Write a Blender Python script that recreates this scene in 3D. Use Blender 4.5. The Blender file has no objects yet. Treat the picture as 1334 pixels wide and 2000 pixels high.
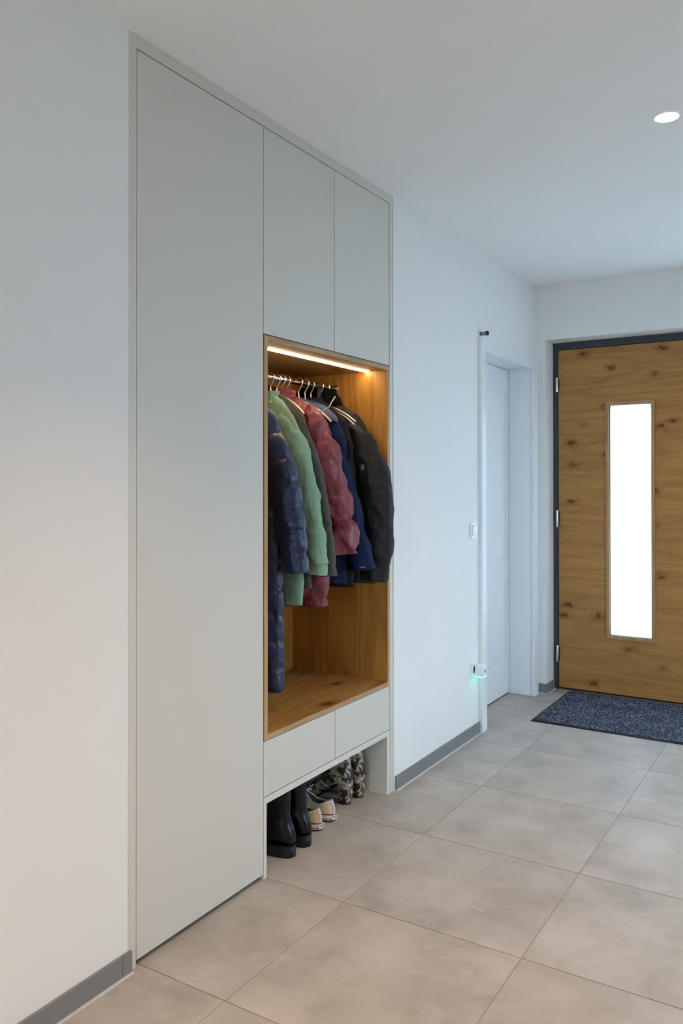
import bpy, bmesh, math, random
import numpy as np
from mathutils import Vector, Matrix, noise
from mathutils.bvhtree import BVHTree

random.seed(7)
S = bpy.context.scene
C = S.collection
PI = math.pi

# ------------------------------------------------------------------ camera
CAM = Vector((1.7112, 0.0, 1.3717))
yaw, pitch, roll = 0.5532, 0.0067, -0.0007
fw = Vector((-math.sin(yaw)*math.cos(pitch), math.cos(yaw)*math.cos(pitch), math.sin(pitch)))
rt = Vector((math.cos(yaw), math.sin(yaw), 0)); up = rt.cross(fw)
r2 = rt*math.cos(roll) + up*math.sin(roll); u2 = up*math.cos(roll) - rt*math.sin(roll)
cam_data = bpy.data.cameras.new('camera')
cam_data.sensor_fit = 'HORIZONTAL'; cam_data.sensor_width = 36
cam_data.lens = 36*1591.4/1334
cam_data.shift_y = (931.74-1000)/1334
cam_data.clip_start = 0.05
cam = bpy.data.objects.new('camera', cam_data); C.objects.link(cam)
cam.matrix_world = Matrix(((r2.x, u2.x, -fw.x, CAM.x), (r2.y, u2.y, -fw.y, CAM.y), (r2.z, u2.z, -fw.z, CAM.z), (0, 0, 0, 1)))
S.camera = cam

# ------------------------------------------------------------------ world, exposure
SKY = 6.6
DOWN = 96.0
LED = 33.0
WARM = (1.0, 0.60, 0.27)
w = bpy.data.worlds.new('overcast_sky'); S.world = w; w.use_nodes = True
bg = w.node_tree.nodes['Background']
bg.inputs[0].default_value = (0.59, 0.80, 1.0, 1); bg.inputs[1].default_value = SKY
S.view_settings.view_transform = 'Standard'; S.view_settings.look = 'None'
S.view_settings.exposure = 0.39; S.view_settings.gamma = 1.0
S.view_settings.use_curve_mapping = False
S.cycles.use_denoising = True
S.cycles.max_bounces = 12; S.cycles.diffuse_bounces = 8; S.cycles.glossy_bounces = 4
S.cycles.caustics_reflective = False; S.cycles.caustics_refractive = False
S.cycles.sample_clamp_indirect = 6.0

def portal(name, loc, rot, sx, sy):
    l = bpy.data.lights.new(name, 'AREA'); l.shape = 'RECTANGLE'; l.size = sx; l.size_y = sy
    l.cycles.is_portal = True
    o = bpy.data.objects.new(name, l); C.objects.link(o); o.location = loc; o.rotation_euler = rot
    return o

# ------------------------------------------------------------------ dimensions
H = 2.65                      # ceiling
YF = 5.21                     # front wall
XR = 2.75                     # right wall
YB = -3.6                     # back wall
CY0, CY1 = 1.631, 3.212       # wardrobe along the left wall
CD = 0.52                     # wardrobe depth
DY0, DY1, DZ = 4.262, 5.098, 2.105   # side door opening

# ------------------------------------------------------------------ materials
def mat(name):
    m = bpy.data.materials.new(name); m.use_nodes = True
    nt = m.node_tree; b = nt.nodes['Principled BSDF']
    return m, nt, b
def N(nt, t, **kw):
    n = nt.nodes.new(t)
    for k, v in kw.items(): setattr(n, k, v)
    return n
def plain(name, col, rough=0.5, metal=0.0, spec=0.5, bump=0, bscale=200, coat=0, emit=None, es=0, sheen=0):
    m, nt, b = mat(name)
    b.inputs['Base Color'].default_value = (*col, 1); b.inputs['Roughness'].default_value = rough
    b.inputs['Metallic'].default_value = metal; b.inputs['Specular IOR Level'].default_value = spec
    b.inputs['Coat Weight'].default_value = coat; b.inputs['Sheen Weight'].default_value = sheen
    if emit:
        b.inputs['Emission Color'].default_value = (*emit, 1); b.inputs['Emission Strength'].default_value = es
    if bump:
        tc = N(nt, 'ShaderNodeTexCoord'); n = N(nt, 'ShaderNodeTexNoise')
        n.inputs['Scale'].default_value = bscale; n.inputs['Detail'].default_value = 3
        bp = N(nt, 'ShaderNodeBump'); bp.inputs['Strength'].default_value = bump; bp.inputs['Distance'].default_value = 0.002
        nt.links.new(tc.outputs['Object'], n.inputs['Vector']); nt.links.new(n.outputs[0], bp.inputs['Height'])
        nt.links.new(bp.outputs[0], b.inputs['Normal'])
    return m
def ramp(nt, stops):
    r = N(nt, 'ShaderNodeValToRGB'); e = r.color_ramp.elements
    while len(e) < len(stops): e.new(0.5)
    for i, (p, c) in enumerate(stops):
        e[i].position = p; e[i].color = (*c, 1) if len(c) == 3 else c
    return r
def mixc(nt, fac, a, b, mode='MIX'):
    n = N(nt, 'ShaderNodeMix'); n.data_type = 'RGBA'; n.blend_type = mode
    for s, v in ((0, fac), (6, a), (7, b)):
        if hasattr(v, 'is_output'): nt.links.new(v, n.inputs[s])
        elif isinstance(v, (int, float)): n.inputs[s].default_value = v
        else: n.inputs[s].default_value = (*v, 1)
    return n.outputs[2]
def mth(nt, op, a, b=None):
    n = N(nt, 'ShaderNodeMath', operation=op)
    for i, v in enumerate((a, b)):
        if v is None: continue
        if hasattr(v, 'is_output'): nt.links.new(v, n.inputs[i])
        else: n.inputs[i].default_value = v
    return n.outputs[0]

def oak(name, grain, dark, mid, light, knots=0.0, across=1, rough=0.5, seed=0.0, figure=6.0):
    """oak veneer whose grain runs along the given axis"""
    m, nt, b = mat(name)
    tc = N(nt, 'ShaderNodeTexCoord'); sep = N(nt, 'ShaderNodeSeparateXYZ'); cmb = N(nt, 'ShaderNodeCombineXYZ')
    nt.links.new(tc.outputs['Object'], sep.inputs[0])
    o = sep.outputs
    order = {'X': (1, 2, 0), 'Y': (0, 2, 1), 'Z': (0, 1, 2)}[grain]
    for i in range(3):
        nt.links.new(mth(nt, 'ADD', o[order[i]], seed*(i+1)), cmb.inputs[i])
    v = cmb.outputs[0]
    def stretched(s, scale, detail=4, dist=0.0):
        mp = N(nt, 'ShaderNodeMapping'); mp.inputs['Scale'].default_value = s
        nt.links.new(v, mp.inputs[0])
        n = N(nt, 'ShaderNodeTexNoise'); n.inputs['Scale'].default_value = scale; n.inputs['Detail'].default_value = detail
        n.inputs['Distortion'].default_value = dist
        nt.links.new(mp.outputs[0], n.inputs['Vector']); return n.outputs[0]
    broad = stretched((1, 1, 0.13), figure, 2, 0.4)
    rings = mth(nt, 'PINGPONG', mth(nt, 'MULTIPLY', broad, 7.0), 0.5)
    rr = ramp(nt, [(0, light), (0.55, mid), (1.0, dark)])
    nt.links.new(mth(nt, 'MULTIPLY', rings, 2.0), rr.inputs[0])
    tone = stretched((1, 1, 0.05), 11, 2)
    tr = ramp(nt, [(0.3, mid), (0.7, light)]); nt.links.new(tone, tr.inputs[0])
    col = mixc(nt, 0.52, tr.outputs[0], rr.outputs[0])
    pores = stretched((1, 1, 0.025), 260, 2)
    pr = ramp(nt, [(0.42, (0.62, 0.55, 0.48)), (0.56, (1, 1, 1))]); nt.links.new(pores, pr.inputs[0])
    col = mixc(nt, 0.45, col, pr.outputs[0], 'MULTIPLY')
    if knots:
        mp = N(nt, 'ShaderNodeCombineXYZ')
        nt.links.new(mth(nt, 'ADD', o[order[across]], seed*5), mp.inputs[0])
        nt.links.new(mth(nt, 'MULTIPLY', mth(nt, 'ADD', o[order[2]], seed*3), 0.55), mp.inputs[1])
        ns = N(nt, 'ShaderNodeTexNoise'); ns.inputs['Scale'].default_value = 30
        nt.links.new(v, ns.inputs['Vector'])
        add = N(nt, 'ShaderNodeVectorMath', operation='MULTIPLY_ADD')
        nt.links.new(ns.outputs['Color'], add.inputs[0]); add.inputs[1].default_value = (0.04,)*3
        nt.links.new(mp.outputs[0], add.inputs[2])
        vo = N(nt, 'ShaderNodeTexVoronoi'); vo.voronoi_dimensions = '2D'; vo.inputs['Scale'].default_value = knots
        nt.links.new(add.outputs[0], vo.inputs['Vector'])
        kr = ramp(nt, [(0.0, (0.16, 0.09, 0.05)), (0.045, (0.3, 0.18, 0.1)), (0.075, (0.72, 0.62, 0.52)), (0.2, (1, 1, 1))])
        nt.links.new(vo.outputs['Distance'], kr.inputs[0])
        km = ramp(nt, [(0.36, (0.2,)*3), (0.52, (0.95,)*3)]); nk = N(nt, 'ShaderNodeTexNoise'); nk.inputs['Scale'].default_value = 4.5; nt.links.new(v, nk.inputs['Vector']); nt.links.new(nk.outputs[0], km.inputs[0])
        col = mixc(nt, km.outputs[0], col, kr.outputs[0], 'MULTIPLY')
    nt.links.new(col, b.inputs['Base Color'])
    b.inputs['Roughness'].default_value = rough; b.inputs['Specular IOR Level'].default_value = 0.35
    bp = N(nt, 'ShaderNodeBump'); bp.inputs['Strength'].default_value = 0.25; bp.inputs['Distance'].default_value = 0.0006
    nt.links.new(pores, bp.inputs['Height']); nt.links.new(bp.outputs[0], b.inputs['Normal'])
    return m

def plaster(name, col):
    m, nt, b = mat(name)
    tc = N(nt, 'ShaderNodeTexCoord'); n = N(nt, 'ShaderNodeTexNoise'); n.inputs['Scale'].default_value = 180; n.inputs['Detail'].default_value = 4
    n2 = N(nt, 'ShaderNodeTexNoise'); n2.inputs['Scale'].default_value = 7; n2.inputs['Detail'].default_value = 3
    nt.links.new(tc.outputs['Object'], n.inputs['Vector']); nt.links.new(tc.outputs['Object'], n2.inputs['Vector'])
    r = ramp(nt, [(0.3, tuple(c*0.985 for c in col)), (0.7, col)]); nt.links.new(n2.outputs[0], r.inputs[0])
    nt.links.new(r.outputs[0], b.inputs['Base Color'])
    b.inputs['Roughness'].default_value = 0.85; b.inputs['Specular IOR Level'].default_value = 0.2
    bp = N(nt, 'ShaderNodeBump'); bp.inputs['Strength'].default_value = 0.12; bp.inputs['Distance'].default_value = 0.001
    nt.links.new(n.outputs[0], bp.inputs['Height']); nt.links.new(bp.outputs[0], b.inputs['Normal'])
    return m

def tile_mat():
    m, nt, b = mat('porcelain_tile')
    tc = N(nt, 'ShaderNodeTexCoord'); oi = N(nt, 'ShaderNodeObjectInfo')
    sh = N(nt, 'ShaderNodeVectorMath', operation='MULTIPLY_ADD')
    cmb = N(nt, 'ShaderNodeCombineXYZ')
    for i in range(3): nt.links.new(oi.outputs['Random'], cmb.inputs[i])
    nt.links.new(cmb.outputs[0], sh.inputs[0]); sh.inputs[1].default_value = (37, 19, 11)
    nt.links.new(tc.outputs['Object'], sh.inputs[2]); v = sh.outputs[0]
    def nz(scale, detail, dist=0.0, rgh=0.55, stretch=None):
        n = N(nt, 'ShaderNodeTexNoise'); n.inputs['Scale'].default_value = scale; n.inputs['Detail'].default_value = detail
        n.inputs['Distortion'].default_value = dist; n.inputs['Roughness'].default_value = rgh
        if stretch:
            mp = N(nt, 'ShaderNodeMapping'); mp.inputs['Scale'].default_value = stretch; mp.inputs['Rotation'].default_value = (0, 0, 0.7)
            nt.links.new(v, mp.inputs[0]); nt.links.new(mp.outputs[0], n.inputs['Vector'])
        else: nt.links.new(v, n.inputs['Vector'])
        return n.outputs[0]
    cloud = ramp(nt, [(0.34, (0.325, 0.298, 0.27)), (0.52, (0.41, 0.378, 0.345)), (0.68, (0.475, 0.442, 0.408))])
    nt.links.new(nz(4.2, 8, 0.25, 0.66), cloud.inputs[0])
    scf = ramp(nt, [(0.62, (0, 0, 0)), (0.70, (1, 1, 1))]); nt.links.new(nz(7, 9, 0.9, 0.74, (1, 3.0, 1)), scf.inputs[0])
    f = mth(nt, 'MULTIPLY', scf.outputs[0], 0.5)
    col = mixc(nt, f, cloud.outputs[0], (0.56, 0.54, 0.51))
    dk = ramp(nt, [(0.62, (1, 1, 1)), (0.8, (0.84, 0.84, 0.85))]); nt.links.new(nz(9, 7, 1.5, 0.7), dk.inputs[0])
    col = mixc(nt, 0.8, col, dk.outputs[0], 'MULTIPLY')
    nt.links.new(col, b.inputs['Base Color'])
    rr = ramp(nt, [(0.3, (0.42,)*3), (0.7, (0.56,)*3)]); nt.links.new(nz(6, 4), rr.inputs[0])
    nt.links.new(rr.outputs[0], b.inputs['Roughness'])
    b.inputs['Specular IOR Level'].default_value = 0.45
    return m

def puffer(name, col, rough=0.42, sheen=0.06, spec=0.42):
    m, nt, b = mat(name)
    tc = N(nt, 'ShaderNodeTexCoord'); n = N(nt, 'ShaderNodeTexNoise'); n.inputs['Scale'].default_value = 32; n.inputs['Detail'].default_value = 5
    n.inputs['Distortion'].default_value = 1.2
    nt.links.new(tc.outputs['Object'], n.inputs['Vector'])
    r = ramp(nt, [(0.3, tuple(c*0.8 for c in col)), (0.7, tuple(min(1, c*1.12) for c in col))]); nt.links.new(n.outputs[0], r.inputs[0])
    nt.links.new(r.outputs[0], b.inputs['Base Color'])
    b.inputs['Roughness'].default_value = rough; b.inputs['Sheen Weight'].default_value = sheen; b.inputs['Specular IOR Level'].default_value = spec
    bp = N(nt, 'ShaderNodeBump'); bp.inputs['Strength'].default_value = 0.55; bp.inputs['Distance'].default_value = 0.007
    nt.links.new(n.outputs[0], bp.inputs['Height']); nt.links.new(bp.outputs[0], b.inputs['Normal'])
    return m

def fabric(name, col, rough, spec, crinkle=0.55):
    m, nt, b = mat(name)
    b.inputs['Base Color'].default_value = (*col, 1); b.inputs['Roughness'].default_value = rough; b.inputs['Specular IOR Level'].default_value = spec
    tc = N(nt, 'ShaderNodeTexCoord'); mp = N(nt, 'ShaderNodeMapping'); mp.inputs['Scale'].default_value = (1, 1, 0.6); mp.inputs['Rotation'].default_value = (0.3, 0.5, 0)
    nt.links.new(tc.outputs['Object'], mp.inputs[0])
    n = N(nt, 'ShaderNodeTexNoise'); n.inputs['Scale'].default_value = 22; n.inputs['Detail'].default_value = 4; n.inputs['Distortion'].default_value = 1.5
    n2 = N(nt, 'ShaderNodeTexNoise'); n2.inputs['Scale'].default_value = 420
    nt.links.new(mp.outputs[0], n.inputs['Vector']); nt.links.new(tc.outputs['Object'], n2.inputs['Vector'])
    b1 = N(nt, 'ShaderNodeBump'); b1.inputs['Strength'].default_value = crinkle; b1.inputs['Distance'].default_value = 0.008
    b2 = N(nt, 'ShaderNodeBump'); b2.inputs['Strength'].default_value = 0.25; b2.inputs['Distance'].default_value = 0.001
    nt.links.new(n.outputs[0], b1.inputs['Height']); nt.links.new(n2.outputs[0], b2.inputs['Height']); nt.links.new(b1.outputs[0], b2.inputs['Normal'])
    nt.links.new(b2.outputs[0], b.inputs['Normal'])
    return m

def snake_mat():
    m, nt, b = mat('snakeskin')
    tc = N(nt, 'ShaderNodeTexCoord')
    vo = N(nt, 'ShaderNodeTexVoronoi'); vo.inputs['Scale'].default_value = 240; vo.feature = 'DISTANCE_TO_EDGE'
    nt.links.new(tc.outputs['Object'], vo.inputs['Vector'])
    n = N(nt, 'ShaderNodeTexNoise'); n.inputs['Scale'].default_value = 30; n.inputs['Detail'].default_value = 4; n.inputs['Distortion'].default_value = 1.0
    nt.links.new(tc.outputs['Object'], n.inputs['Vector'])
    n2 = N(nt, 'ShaderNodeTexVoronoi'); n2.inputs['Scale'].default_value = 26; n2.feature = 'DISTANCE_TO_EDGE'
    nt.links.new(tc.outputs['Object'], n2.inputs['Vector'])
    base = ramp(nt, [(0.41, (0.80, 0.70, 0.53)), (0.49, (0.58, 0.51, 0.40)), (0.53, (0.02, 0.02, 0.02))]); nt.links.new(n.outputs[0], base.inputs[0])
    bl = ramp(nt, [(0.07, (0.03, 0.03, 0.03)), (0.15, (1, 1, 1))]); nt.links.new(n2.outputs['Distance'], bl.inputs[0])
    sc = ramp(nt, [(0.05, (0.12, 0.12, 0.12)), (0.14, (1, 1, 1))]); nt.links.new(vo.outputs['Distance'], sc.inputs[0])
    col = mixc(nt, 0.45, base.outputs[0], bl.outputs[0], 'MULTIPLY')
    col = mixc(nt, 0.85, col, sc.outputs[0], 'MULTIPLY')
    nt.links.new(col, b.inputs['Base Color']); b.inputs['Roughness'].default_value = 0.42
    return m

def mat_pile():
    m, nt, b = mat('mat_pile')
    tc = N(nt, 'ShaderNodeTexCoord')
    n = N(nt, 'ShaderNodeTexNoise'); n.inputs['Scale'].default_value = 130; n.inputs['Detail'].default_value = 4
    n2 = N(nt, 'ShaderNodeTexNoise'); n2.inputs['Scale'].default_value = 8; n2.inputs['Detail'].default_value = 3
    for q in (n, n2): nt.links.new(tc.outputs['Object'], q.inputs['Vector'])
    r = ramp(nt, [(0.34, (0.013, 0.015, 0.024)), (0.52, (0.048, 0.055, 0.085)), (0.66, (0.30, 0.33, 0.42))]); nt.links.new(n.outputs[0], r.inputs[0])
    r2_ = ramp(nt, [(0.3, (0.7, 0.7, 0.72)), (0.7, (1.25, 1.25, 1.25))]); nt.links.new(n2.outputs[0], r2_.inputs[0])
    col = mixc(nt, 1.0, r.outputs[0], r2_.outputs[0], 'MULTIPLY')
    nt.links.new(col, b.inputs['Base Color']); b.inputs['Roughness'].default_value = 1.0; b.inputs['Specular IOR Level'].default_value = 0.05
    bp = N(nt, 'ShaderNodeBump'); bp.inputs['Strength'].default_value = 0.8; bp.inputs['Distance'].default_value = 0.004
    nt.links.new(n.outputs[0], bp.inputs['Height']); nt.links.new(bp.outputs[0], b.inputs['Normal'])
    return m

def clear_glass():
    m = bpy.data.materials.new('window_glass'); m.use_nodes = True; nt = m.node_tree; nt.nodes.clear()
    out = N(nt, 'ShaderNodeOutputMaterial'); mx = N(nt, 'ShaderNodeMixShader'); t = N(nt, 'ShaderNodeBsdfTransparent'); g = N(nt, 'ShaderNodeBsdfGlossy')
    g.inputs['Roughness'].default_value = 0.02; mx.inputs[0].default_value = 0.07
    nt.links.new(t.outputs[0], mx.inputs[1]); nt.links.new(g.outputs[0], mx.inputs[2]); nt.links.new(mx.outputs[0], out.inputs[0]); return m
def frosted_glass():
    m = bpy.data.materials.new('frosted_glass'); m.use_nodes = True; nt = m.node_tree; nt.nodes.clear()
    out = N(nt, 'ShaderNodeOutputMaterial'); mx = N(nt, 'ShaderNodeMixShader'); t = N(nt, 'ShaderNodeBsdfTranslucent'); g = N(nt, 'ShaderNodeBsdfDiffuse')
    t.inputs[0].default_value = (0.93, 0.97, 0.98, 1); g.inputs[0].default_value = (0.8, 0.85, 0.86, 1); mx.inputs[0].default_value = 0.12
    nt.links.new(t.outputs[0], mx.inputs[1]); nt.links.new(g.outputs[0], mx.inputs[2]); nt.links.new(mx.outputs[0], out.inputs[0]); return m

M = dict(
    wall=plaster('white_wall', (0.80, 0.80, 0.79)),
    ceiling=plaster('white_ceiling', (0.87, 0.87, 0.86)),
    greige=plain('greige_lacquer', (0.62, 0.605, 0.555), 0.42, spec=0.4, bump=0.04, bscale=400),
    greige_edge=plain('greige_edge', (0.66, 0.645, 0.595), 0.45, spec=0.4),
    dark_gap=plain('dark_plinth', (0.012, 0.016, 0.024), 0.6),
    carcass=plain('carcass_gap_shade', (0.05, 0.05, 0.045), 0.6),  # near-black colour puts shade into the gaps between the fronts
    oak_v=oak('oak_vertical', 'Z', (0.27, 0.115, 0.020), (0.43, 0.20, 0.040), (0.56, 0.285, 0.065), 0, 1, 0.45, 1.3),
    oak_h=oak('oak_lengthwise', 'Y', (0.27, 0.13, 0.034), (0.40, 0.205, 0.058), (0.51, 0.28, 0.09), 4.0, 0, 0.45, 2.1),
    oak_edge_v=oak('oak_edge_vertical', 'Z', (0.34, 0.20, 0.09), (0.46, 0.29, 0.14), (0.55, 0.37, 0.2), 0, 1, 0.5, 3.7),
    oak_edge_h=oak('oak_edge_lengthwise', 'Y', (0.32, 0.19, 0.09), (0.44, 0.28, 0.14), (0.53, 0.36, 0.2), 0, 1, 0.5, 4.2),
    oak_door=oak('oak_front_door', 'X', (0.31, 0.135, 0.034), (0.41, 0.195, 0.05), (0.48, 0.245, 0.067), 5.0, 1, 0.5, 0.37, 5.0),
    oak_bead=oak('oak_glazing_bead', 'Z', (0.36, 0.19, 0.085), (0.44, 0.245, 0.115), (0.5, 0.29, 0.145), 0, 1, 0.45, 5.1),
    tile=tile_mat(),
    grout=plain('grout', (0.36, 0.305, 0.24), 0.9),
    sealant=plain('white_sealant', (0.62, 0.61, 0.60), 0.6),
    skirting=plain('skirting_tile', (0.20, 0.20, 0.20), 0.5, bump=0.1, bscale=60),
    white_paint=plain('white_door_paint', (0.78, 0.80, 0.82), 0.35, spec=0.5),
    anthracite=plain('anthracite_frame', (0.030, 0.038, 0.048), 0.45),
    steel=plain('brushed_steel', (0.72, 0.72, 0.72), 0.28, 1.0),
    satin=plain('satin_metal', (0.78, 0.74, 0.68), 0.32, 1.0),
    chrome=plain('chrome', (0.8, 0.8, 0.8), 0.12, 1.0),
    plastic=plain('white_plastic', (0.84, 0.86, 0.86), 0.3),
    black=plain('black_plastic', (0.012, 0.012, 0.014), 0.4),
    rubber=plain('black_rubber', (0.010, 0.010, 0.014), 0.5, spec=0.3),
    leather=plain('black_leather', (0.006, 0.006, 0.009), 0.26, spec=0.25, bump=0.04, bscale=120),
    canvas=plain('cream_canvas', (0.66, 0.53, 0.36), 0.85, bump=0.35, bscale=500),
    canvas_white=plain('white_canvas', (0.78, 0.77, 0.76), 0.8, bump=0.3, bscale=500),
    lining=plain('grey_lining', (0.20, 0.22, 0.24), 0.9, bump=0.3, bscale=400),
    foxing=plain('white_rubber', (0.74, 0.69, 0.62), 0.5),
    red=plain('dark_red_stripe', (0.22, 0.025, 0.02), 0.5),
    snake=snake_mat(),
    navy=puffer('navy_puffer', (0.011, 0.022, 0.072), 0.32),
    green=fabric('sage_green_fabric', (0.235, 0.385, 0.275), 0.85, 0.2),
    green_in=plain('green_lining', (0.11, 0.15, 0.10), 0.85),
    olive=plain('grey_olive_quilt', (0.052, 0.058, 0.047), 0.7, bump=0.2, bscale=200),
    maroon=puffer('maroon_puffer', (0.205, 0.036, 0.052), 0.38),
    blue=fabric('dark_blue_denim', (0.006, 0.017, 0.064), 0.7, 0.2),
    blue_light=plain('indigo_hood_lining', (0.055, 0.065, 0.14), 0.75, bump=0.2, bscale=250),
    charcoal=fabric('charcoal_softshell', (0.010, 0.010, 0.014), 0.7, 0.2),
    blackj=fabric('black_nylon', (0.013, 0.012, 0.016), 0.48, 0.32),
    fur=plain('black_fur', (0.005, 0.005, 0.007), 0.95, spec=0.03, bump=1.0, bscale=180),
    silver=plain('silver_print', (0.42, 0.42, 0.45), 0.4),
    white_stitch=plain('white_stitching', (0.6, 0.62, 0.66), 0.7),
    strap=plain('grey_strap', (0.10, 0.10, 0.105), 0.7),
    cord=plain('pale_blue_cord', (0.30, 0.52, 0.66), 0.6),
    cream=plain('cream_metal', (0.80, 0.72, 0.60), 0.35, 0.3),
    pile=mat_pile(),
    glass=clear_glass(), frosted=frosted_glass(),
    led=plain('led_diffuser', (0.9, 0.9, 0.9), 0.5, emit=(1.0, 0.76, 0.46), es=LED),
    lamp=plain('lamp_diffuser', (0.9, 0.9, 0.9), 0.5, emit=(1.0, 0.93, 0.82), es=9.0),
    teal=plain('teal_led', (0.1, 0.6, 0.5), 0.5, emit=(0.10, 1.0, 0.66), es=2.6),
    paving=plain('unseen_ground', (0.30, 0.30, 0.29), 0.9),
)

# ------------------------------------------------------------------ mesh helpers
def link(name, me, m, parent=None, smooth=False, kind=None):
    o = bpy.data.objects.new(name, me); C.objects.link(o)
    if m is not None and not me.materials: me.materials.append(M[m] if isinstance(m, str) else m)
    if smooth:
        for p in me.polygons: p.use_smooth = True
    if parent is not None: o.parent = parent
    if kind: o['kind'] = kind
    return o
def bm_obj(name, bm, m, parent=None, smooth=False, bevel=0.0):
    if bevel: bmesh.ops.bevel(bm, geom=list(bm.edges), offset=bevel, segments=2, affect='EDGES', profile=0.6)
    bmesh.ops.recalc_face_normals(bm, faces=list(bm.faces))
    me = bpy.data.meshes.new(name); bm.to_mesh(me); bm.free()
    return link(name, me, m, parent, smooth)
def add_box(bm, a, b):
    x0, y0, z0 = a; x1, y1, z1 = b
    vs = [bm.verts.new(p) for p in ((x0,y0,z0),(x1,y0,z0),(x1,y1,z0),(x0,y1,z0),(x0,y0,z1),(x1,y0,z1),(x1,y1,z1),(x0,y1,z1))]
    for f in ((0,3,2,1),(4,5,6,7),(0,1,5,4),(1,2,6,5),(2,3,7,6),(3,0,4,7)): bm.faces.new([vs[i] for i in f])
def box(name, a, b, m, parent=None, bevel=0.0):
    bm = bmesh.new(); add_box(bm, a, b); return bm_obj(name, bm, m, parent, bevel=bevel)
def boxes(name, lst, m, parent=None):
    bm = bmesh.new()
    for a, b in lst: add_box(bm, a, b)
    return bm_obj(name, bm, m, parent)
def empty(name, loc=(0,0,0)):
    o = bpy.data.objects.new(name, None); C.objects.link(o); o.location = loc; o.empty_display_size = 0.1; return o
def tag(o, label, cat, group=None, kind=None):
    o['label'] = label; o['category'] = cat
    if group: o['group'] = group
    if kind: o['kind'] = kind
    return o
def thing(name, label, cat, loc=(0,0,0), group=None, kind=None):
    return tag(empty(name, loc), label, cat, group, kind)
def adopt(o, parent):
    """parent a world-coordinate mesh to an Empty without moving it"""
    o.parent = parent; o.matrix_parent_inverse = Matrix.Translation(-Vector(parent.location)); return o
class Thing:
    """an Empty at the base; parts are given in world coordinates"""
    def __init__(s, name, label, cat, loc, group=None, kind=None):
        s.o = thing(name, label, cat, loc, group, kind)
    def add(s, o, sub=None):
        if sub is not None:
            o.parent = sub; o.matrix_parent_inverse = Matrix.Identity(4)
        else: adopt(o, s.o)
        return o
def catmull(P, n):
    """resample rows of P (k x d) to n rows with Catmull-Rom; also returns knot parameter"""
    P = np.array(P, float); k = len(P)
    out = []
    for i in range(n):
        t = i/(n-1)*(k-1); j = min(int(t), k-2); f = t-j
        p0 = P[max(j-1, 0)]; p1 = P[j]; p2 = P[j+1]; p3 = P[min(j+2, k-1)]
        out.append(0.5*((2*p1)+(-p0+p2)*f+(2*p0-5*p1+4*p2-p3)*f*f+(-p0+3*p1-3*p2+p3)*f**3))
    return np.array(out)
def tube(name, pts, r, m, parent=None, n=None, seg=10, closed=False):
    pts = [Vector(p) for p in pts]
    if n: pts = [Vector(p) for p in catmull(pts, n)]
    bm = bmesh.new(); rings = []; k = len(pts); nrm = None
    for i, p in enumerate(pts):
        t = (pts[min(i+1, k-1)] - pts[max(i-1, 0)]).normalized()
        if nrm is None:
            nrm = t.orthogonal().normalized()
        nrm = (nrm - t*nrm.dot(t)).normalized(); bi = t.cross(nrm)
        rr = r[i] if isinstance(r, (list, tuple)) else r
        rings.append([bm.verts.new(p + (nrm*math.cos(a)+bi*math.sin(a))*rr) for a in (2*PI*j/seg for j in range(seg))])
    for a, b in zip(rings, rings[1:]):
        for j in range(seg): bm.faces.new((a[j], a[(j+1) % seg], b[(j+1) % seg], b[j]))
    bm.faces.new(rings[0][::-1]); bm.faces.new(rings[-1])
    return bm_obj(name, bm, m, parent, smooth=True)
def cyl(name, c, r, h, m, parent=None, axis='Z', seg=32, bevel=0.0, r2=None):
    bm = bmesh.new()
    bmesh.ops.create_cone(bm, cap_ends=True, segments=seg, radius1=r, radius2=r if r2 is None else r2, depth=h)
    R = {'Z': Matrix.Identity(4), 'X': Matrix.Rotation(PI/2, 4, 'Y'), 'Y': Matrix.Rotation(-PI/2, 4, 'X')}[axis]
    bmesh.ops.transform(bm, matrix=Matrix.Translation(c) @ R, verts=list(bm.verts))
    o = bm_obj(name, bm, m, parent, bevel=bevel)
    for p in o.data.polygons: p.use_smooth = len(p.vertices) == 4
    return o

# ================================================================== ROOM SHELL
# floor: slab with grout colour, tiles as pieces
TX0, TXP, TY0, TYP = 0.3098, 0.6023, 2.2784, 0.5982
floor = box('floor', (-0.75, YB-0.1, -0.12), (XR+0.1, 5.60, -0.0022), 'grout')
tag(floor, 'grey-beige porcelain tile floor of the hallway', 'floor', kind='structure')
bm = bmesh.new(); gx, gy = (TXP-0.0035)/2, (TYP-0.0035)/2
add_box(bm, (-gx, -gy, -0.010), (gx, gy, 0.0)); bmesh.ops.bevel(bm, geom=[e for e in bm.edges if all(v.co.z > -0.001 for v in e.verts)], offset=0.0008, segments=1, affect='EDGES')
tile_me = bpy.data.meshes.new('floor_tile'); bm.to_mesh(tile_me); bm.free(); tile_me.materials.append(M['tile'])
for i in range(-1, 4):
    for j in range(-10, 6):
        t = bpy.data.objects.new('floor_tile', tile_me); C.objects.link(t); t.parent = floor
        t.location = (TX0+(i-0.5)*TXP, TY0+(j-0.5)*TYP, 0)
# ceiling
ceil = box('ceiling', (-0.75, YB-0.1, H), (XR+0.1, 5.60, H+0.12), 'ceiling')
tag(ceil, 'plain white plastered ceiling', 'ceiling', kind='structure')
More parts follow.
